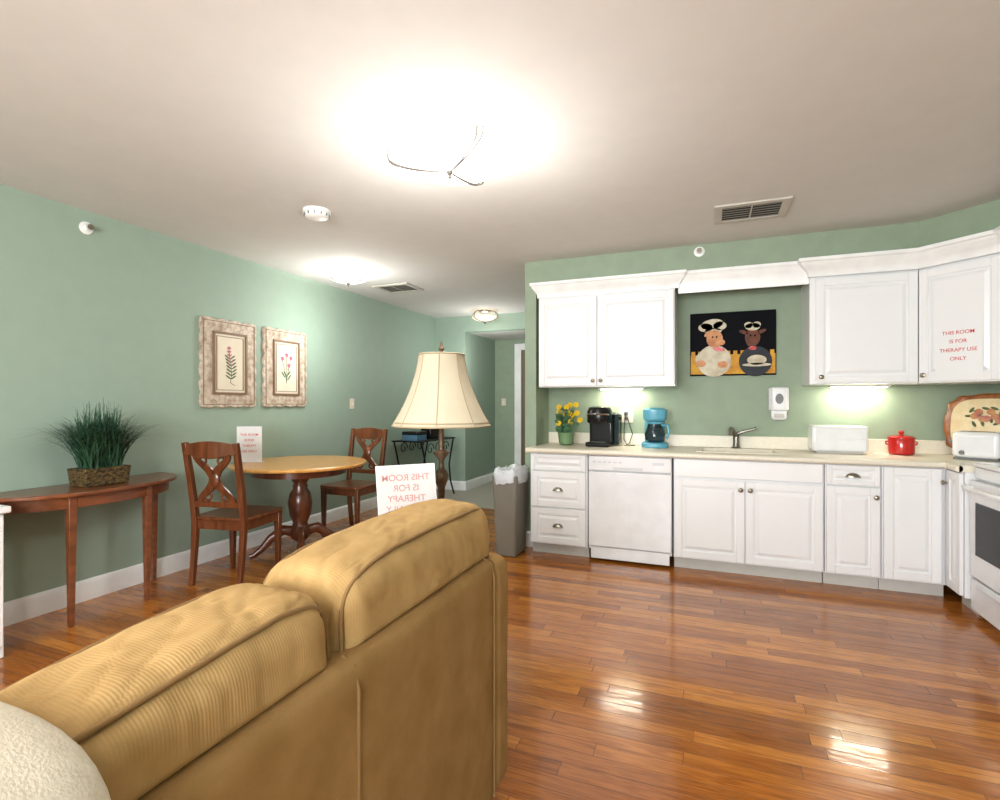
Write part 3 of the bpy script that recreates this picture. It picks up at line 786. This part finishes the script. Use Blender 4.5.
B().box(-.08, .08, -.13, .13, 0, .14).obj('body', m_black, r, bevel=.02)
B().tube([(0, -.1, .13), (0, -.08, .17), (0, .08, .17), (0, .1, .13)], .008, 8).obj('handle', m_chrome, r)

# ---------------------------------------------------------------- end table, lamp, sign
r = root('end_table', 'dark wood square end table beside the sofa', 'table', (-1.21, 2.0, 0))
B().box(-.24, .24, -.24, .24, .575, .60).obj('tabletop', m_ped, r, bevel=.005)
B().box(-.21, .21, -.21, .21, .50, .575).obj('apron', m_ped, r)
for sx_ in (-1, 1):
    for sy_ in (-1, 1): B().taper(sx_*.20, sy_*.20, 0, .575, .014, .02).obj('leg', m_ped, r)
LX, LY = -1.10, 2.06
r = root('table_lamp', 'bronze candlestick lamp with cream bell shade', 'lamp', (LX, LY, .60))
B().lathe([(.085, 0), (.09, .01), (.08, .025), (.05, .04), (.03, .06)], n=32, mod=lambda a: 1+.04*cos(8*a)).obj('base', m_lampb, r)
B().lathe([(.03, .055), (.018, .08), (.018, .12), (.032, .14), (.018, .155), (.013, .18), (.016, .26), (.028, .29), (.034, .31), (.024, .335), (.013, .345), (.011, .38), (.020, .395), (.033, .41), (.036, .42), (.014, .43), (.011, .52), (.018, .53), (.018, .58)], n=24, mod=lambda a: 1+.06*cos(8*a)).obj('stem', m_lampb, r, ang=60)
zs0, zs1 = .535, .85
prof = []
for i in range(17):
    t = i/16; prof.append((.100+(.218-.100)*(.75*(1-t)**1.9+.25*(1-t)), zs0+(zs1-zs0)*t))
b = B()
mod = lambda a: 1-.016*abs(cos(4*a))
b.lathe(prof, n=96, mod=mod, cap=False); b.lathe([(q_-.003, z) for q_, z in prof], n=96, mod=mod, cap=False)
sh = b.obj('lamp_shade', m_shade, r, ang=50)
b = B()
for zz, rr in ((zs0, .218), (zs0+.015, prof[1][0]+.003), (zs1, .101)):
    b.tube([(rr*mod(a*2*pi/96)*cos(a*2*pi/96), rr*mod(a*2*pi/96)*sin(a*2*pi/96), zz) for a in range(96)], .0035, 6, closed=True)
for k in range(8):
    a = pi/8+k*pi/4
    b.tube([((q_*mod(a)+.001)*cos(a), (q_*mod(a)+.001)*sin(a), z) for q_, z in prof], .0018, 5)
b.obj('shade_trim', m_shadetrim, sh, ang=70)
B().tube([(.02, 0, .57), (.05, 0, .66), (.045, 0, .78), (0, 0, .865), (-.045, 0, .78), (-.05, 0, .66), (-.02, 0, .57)], .003, 6).tube([(-.09, 0, zs1-.01), (.09, 0, zs1-.01)], .002, 6).obj('harp', m_lampb, r)
B().lathe([(.008, .86), (.008, .868), (.014, .876), (.008, .886), (.005, .90), (.001, .91)], n=14).obj('finial', m_lampb, r)
m_paper3 = M('greyish_paper', (200, 197, 194), .8)
notice('white notice card seen from behind with red lettering showing through', (-1.125, 1.84, .609), radians(20), .235, .372, ['THIS ROOM', 'IS FOR', 'THERAPY', 'USE ONLY'], .037, 1.15, m_paleink, mirror=True, holder=True, top=.03, pm=m_paper3, ry=radians(-3.5))

# ---------------------------------------------------------------- sofa
r = root('sofa', 'tan suede sofa with loose ribbed back cushions', 'sofa', (-1.0, .4, 0))
SR = -.585
def soft(b, amp=.003, sc=4):
    for v in b.bm.verts:
        n_ = noise.noise_vector(v.co*sc); v.co += n_*amp
    return b
def rbox(x0, x1, y0, y1, z0, z1, rad=.06, seg=26):
    b = B()
    bmesh.ops.create_cube(b.bm, size=2)
    bmesh.ops.subdivide_edges(b.bm, edges=b.bm.edges[:], cuts=seg, use_grid_fill=True)
    hx, hy, hz = (x1-x0)/2, (y1-y0)/2, (z1-z0)/2
    c = Vector(((x0+x1)/2, (y0+y1)/2, (z0+z1)/2))
    for v in b.bm.verts:
        p = Vector((v.co.x*hx, v.co.y*hy, v.co.z*hz))
        q_ = Vector((max(-hx+rad, min(hx-rad, p.x)), max(-hy+rad, min(hy-rad, p.y)), max(-hz+rad, min(hz-rad, p.z))))
        d_ = p-q_
        if d_.length > 1e-6:
            m_ = max(abs(d_.x), abs(d_.y), abs(d_.z)); d_ = d_.normalized()*m_
        v.co = q_+d_+c
    return b
Y0, Y1 = -.75, 1.55
soft(rbox(-.76, SR, Y0, Y1-.09, .06, .775, .03, 40), .002).obj('back_frame', m_sofa, r, world=True, ang=180)
soft(rbox(-1.42, SR-.004, Y1-.16, Y1, .06, .60, .06)).obj('arm', m_sofa, r, world=True, ang=180)
soft(rbox(-.78, SR+.006, Y1-.13, Y1+.005, .06, .765, .045), .003).obj('back_end_panel', m_sofa, r, world=True, ang=180)
soft(rbox(-1.42, SR-.004, Y0, Y0+.16, .06, .60, .06)).obj('arm', m_sofa, r, world=True, ang=180)
rbox(-1.40, -.70, Y0+.1, Y1-.1, .08, .30, .04).obj('seat_base', m_sofa, r, world=True, ang=180)
for yy in (.78, .05, -.66, Y1-.128):
    B().tube([(SR+.001, yy, z) for z in (.08, .3, .5, .72)]+[(SR-.010, yy, .762), (-.62, yy, .776)], .0038, 8).obj('welt', m_welt, r, world=True, ang=70)
for fx in (-1.36, -.65):
    for fy in (Y0+.08, Y1-.08): B().lathe([(.02, 0), (.03, .07)], (fx, fy, 0), 14).obj('foot', m_ped, r, world=True)
for k, (a, c) in enumerate(((.79, 1.41), (.10, .785), (-.59, .095))):
    soft(rbox(-1.43, -.86, a, c, .30, .46, .05, 18), .006).obj('seat_cushion', m_cush, r, world=True, ang=180)

def back_cushion(y0, y1, seed, z0a=.47, z1a=.93, z1b=.93):
    W = (y1-y0)/2; Hh = (z1a-z0a)/2; T = .118; cy_ = (y0+y1)/2
    cx_, cz_ = -.722, (z0a+z1a)/2
    b = B(); bmesh.ops.create_cube(b.bm, size=2)
    bmesh.ops.subdivide_edges(b.bm, edges=b.bm.edges[:], cuts=60, use_grid_fill=True)
    rad = .07
    def defo(p, u):
        d = p.copy()
        d.z += (z1b-z1a)*(1-u.y)/2*max(0, (u.z+1)/2)
        d.z += (.017*(1-abs(u.y)**3.0) if u.z > 0 else 0)*abs(u.z)
        d.x -= .018*(1+u.z)/2
        w_ = d+Vector((cx_, cy_, cz_))
        if w_.z < .80:
            lim = -.63+.035*max(0, (w_.z-.765)/.035) if w_.z > .765 else -.63
            w_.x = min(w_.x, lim)
        return w_
    for v in b.bm.verts:
        u = v.co.copy()
        p = Vector((u.x*T, u.y*W, u.z*Hh))
        q_ = Vector((max(-T+rad, min(T-rad, p.x)), max(-W+rad, min(W-rad, p.y)), max(-Hh+rad, min(Hh-rad, p.z))))
        d_ = p-q_
        if d_.length > 1e-6:
            m_ = max(abs(d_.x), abs(d_.y), abs(d_.z)); d_ = d_.normalized()*m_
        p = q_+d_
        if abs(u.x) > .5: p.x += math.copysign(.012*(1-u.y*u.y)*(1-u.z*u.z), u.x)
        if d_.length > 1e-6:
            dn = d_.normalized()
            nn = noise.noise(Vector((u.y*3+seed*7, u.z*3, u.x*2)))
            n2 = noise.noise(Vector((u.y*7+seed*5, u.z*5+u.y*2, u.x*5)))
            n3 = abs(noise.noise(Vector((u.y*5+u.x*2.5+seed, u.x*1.5, u.z*1.5))))
            p += dn*(nn*.006+n2*.0022-.003*max(0, .12-n3)/.12)
        v.co = defo(p, u)
    b.obj('back_cushion', m_cush, r, world=True, ang=180, label='plump ribbed tan back cushion')
    for sx_ in (-1, 1):
        pts = []
        for i in range(120):
            a = 2*pi*i/120; k_ = 8
            yy = math.copysign(abs(cos(a))**(2/k_), cos(a)); zz = math.copysign(abs(sin(a))**(2/k_), sin(a))
            nn = .006*noise.noise(Vector((yy*3+seed*7, zz*3, sx_*2)))
            pts.append(defo(Vector((sx_*(T-.020), yy*(W-.016), zz*(Hh-.016)+nn)), Vector((sx_, yy, zz)))-Vector((-1.0, .4, 0)))
        B().tube(pts, .0045, 8, closed=True).obj('cushion_welt', m_welt, r, ang=80)
back_cushion(.782, 1.51, 1, .47, .93, .915); back_cushion(.20, .776, 2, .46, .905, .855); back_cushion(-.62, .192, 3, .46, .84, .84)

# throw blanket
r = root('throw_blanket', 'cream knit throw draped over the sofa back', 'blanket', (-.74, .05, .9))
b = B()
path = [(-.895, .50), (-.90, .62), (-.90, .74), (-.89, .80), (-.865, .852), (-.81, .884), (-.74, .894), (-.67, .890), (-.615, .87), (-.578, .835), (-.562, .79), (-.556, .70), (-.554, .58), (-.556, .46)]
ny = 90; th = .010
grid = []
for s_ in (0, 1):
    g = []
    for i, (x, z) in enumerate(path):
        row = []
        for j in range(ny+1):
            t = j/ny; yy = -.45+.80*t
            cx_, cz_ = -.725, .66
            dv = Vector((x-cx_, 0, z-cz_)).normalized()
            fold = .004*sin(yy*30+3*noise.noise(Vector((x*4, yy*3, z*4))))
            off = s_*th+.010*noise.noise(Vector((x*3.5, yy*8, z*3.5)))+fold+.010
            e = max(0, (t-.95)/.05); off -= s_*th*e*e*.6
            yy2 = yy+.035*noise.noise(Vector((x*5, 3, z*5)))*t
            row.append(b.bm.verts.new((x+dv.x*off, yy2, z+dv.z*off)))
        g.append(row)
    grid.append(g)
n = len(path)
for s_ in (0, 1):
    for i in range(n-1):
        for j in range(ny): b.bm.faces.new((grid[s_][i][j], grid[s_][i+1][j], grid[s_][i+1][j+1], grid[s_][i][j+1]))
for j in range(ny):
    for i in (0, n-1): b.bm.faces.new((grid[0][i][j], grid[0][i][j+1], grid[1][i][j+1], grid[1][i][j]))
for i in range(n-1):
    for j in (0, ny): b.bm.faces.new((grid[0][i][j], grid[0][i+1][j], grid[1][i+1][j], grid[1][i][j]))
b.obj('knit_fabric', m_throw, r, world=True, ang=180, sub=1)

# ---------------------------------------------------------------- ceiling things
def ceiling_light(label, x, y, rad, drop, mat, w_up, w_dn, col=(1, .985, .96), rot=0):
    r = root('ceiling_light', label, 'light', (x, y, H), rot, 'glass bowl ceiling lights')
    B().lathe([(rad*.45, 0), (rad*.45, -.02), (rad*.3, -.03)], n=32).obj('canopy', m_nickel, r)
    prof = [(rad*cos(i/10*pi/2)+.001, -(drop-.07)-.06*sin(i/10*pi/2)) for i in range(11)]
    b = B().lathe(prof, n=48, cap=False); b.lathe([(q_*.97, z+.004) for q_, z in prof], n=48, cap=False)
    b.obj('glass_bowl', mat, r, ang=80)
    for k in range(3):
        a = k*2*pi/3; b = B()
        P = [(q_*1.05*cos(a), q_*1.05*sin(a), z-.006) for q_, z in prof]
        P = [(rad*.4*cos(a), rad*.4*sin(a), -.01), (rad*.8*cos(a), rad*.8*sin(a), -.015), (rad*1.08*cos(a), rad*1.08*sin(a), -(drop-.09))]+P
        for dv in (-1, 1):
            m_ = len(P)-1
            b.tube([(p[0]-sin(a)*dv*.018*(1-i/m_), p[1]+cos(a)*dv*.018*(1-i/m_), p[2]) for i, p in enumerate(P)], .0036, 6)
        b.obj('strap', m_dkmetal, r, ang=80)
    B().lathe([(.002, -drop-.03), (.010, -drop-.02), (.006, -drop-.012), (.012, -drop-.004), (.015, -drop+.006)], n=16).obj('finial', m_dkmetal, r)
    for e, z in ((w_up, -.06), (w_dn, -drop-.48)):  # bulb inside the bowl, plus an unseen fill point added below it
        ld = bpy.data.lights.new('bulb_and_fill', 'POINT'); ld.energy = e; ld.color = col; ld.shadow_soft_size = .05 if z > -.1 else .2
        lo = bpy.data.objects.new('bulb_and_fill', ld); COL.objects.link(lo); lo.parent = r; lo.location = (0, 0, z)
    return r
ceiling_light('large lit glass bowl ceiling light with wire straps', -1.115, 2.17, .27, .135, m_bulb, 6, 22, rot=radians(203))
ceiling_light('lit glass bowl ceiling light near the green wall', -3.05, 3.92, .18, .12, m_bulb, 9, 16, col=(.99, 1, .98))
ceiling_light('small frosted bowl ceiling light in the hallway', -2.72, 6.3, .17, .15, m_bulb2, .5, 13)
ceiling_light('added unseen glass bowl ceiling light for fill over the sofa', -1.115, -1.3, .26, .14, m_bulb, 7, 34, rot=radians(200))  # extra fixture added behind the camera to brighten the sofa side

r = root('smoke_detector', 'white round ceiling smoke detector', 'smoke detector', (-2.28, 2.62, H))
B().lathe([(.085, 0), (.085, -.015), (.075, -.02), (.07, -.04), (.055, -.05), (.01, -.052)], n=36).obj('housing', m_trim, r)
b = B()
for k in range(12):
    a = k*pi/6; b.box(-.003, .003, .062, .078, -.038, -.022).bm.verts.ensure_lookup_table()
    for v in b.bm.verts[-8:]: v.co = Matrix.Rotation(a, 3, 'Z') @ v.co
b.obj('vent_slot', m_grey, r)

def vent(label, x, y, w, d, rz=0):
    r = root('ceiling_vent', label, 'vent', (x, y, H), rz, 'ceiling air vents')
    b = B(); f = .045
    b.box(-w/2, w/2, -d/2, -d/2+f, -.012, 0).box(-w/2, w/2, d/2-f, d/2, -.012, 0).box(-w/2, -w/2+f, -d/2+f, d/2-f, -.012, 0).box(w/2-f, w/2, -d/2+f, d/2-f, -.012, 0)
    b.obj('frame', m_vent, r, bevel=.003)
    B().box(-w/2+f, w/2-f, -d/2+f, d/2-f, -.002, -.0005).obj('duct_opening', m_dark, r)
    n = 6
    for i in range(n):
        yy = -d/2+f+(d-2*f)*(i+.5)/n
        B().box(-w/2+f, w/2-f, yy-.008, yy+.006, -.010, -.008).obj('louver', m_louv, r)
    B().box(-.004, .004, -d/2+f, d/2-f, -.013, -.011).obj('divider', m_vent, r)
vent('grey metal ceiling air vent near the kitchen cabinets', .25, 3.62, .42, .34)
vent('grey metal ceiling air vent near the green wall', -3.02, 4.70, .42, .36)

def sprinkler(label, loc, rz):
    r = root('fire_sprinkler', label, 'sprinkler', loc, rz, 'wall sprinklers')
    B().lathe([(.04, 0), (.038, .008), (.022, .012), (.018, .03)], n=24, axis='y').obj('escutcheon', m_trim, r)
    B().lathe([(.008, .03), (.008, .045), (.018, .046), (.018, .049)], n=16, axis='y').obj('nozzle', m_nickel, r)
sprinkler('white sidewall fire sprinkler on the green wall', (XL, 2.08, 2.33), pi/2)
sprinkler('white sidewall fire sprinkler above the cabinets', (-.06, 4.26, 2.385), 0)

# ---------------------------------------------------------------- lights
def area(name, loc, rot, sx, sy, e, col):
    ld = bpy.data.lights.new(name, 'AREA'); ld.shape = 'RECTANGLE'; ld.size = sx; ld.size_y = sy; ld.energy = e; ld.color = col
    o = bpy.data.objects.new(name, ld); COL.objects.link(o); o.location = loc; o.rotation_euler = rot; return o
area('fill_area', (-.7, -2.55, 1.45), (radians(96), 0, 0), 2.9, 1.25, 178, (.96, .98, 1))  # unseen area light added behind the camera as soft fill
w = bpy.data.worlds.new('World'); S.world = w; w.use_nodes = True
w.node_tree.nodes['Background'].inputs[0].default_value = (.85, .9, 1, 1)
w.node_tree.nodes['Background'].inputs[1].default_value = .4

# ---------------------------------------------------------------- camera
cd = bpy.data.cameras.new('camera'); cam = bpy.data.objects.new('camera', cd); COL.objects.link(cam)
cam.location = (0, 0, 1.24); cam.rotation_euler = (radians(90), 0, radians(21.7))
cd.sensor_width = 36; cd.lens = 522/1000*36; cd.shift_y = .002; cd.clip_start = .02
S.camera = cam
S.view_settings.view_transform = 'Standard'
S.view_settings.exposure = 0.5
S.view_settings.gamma = 0.93
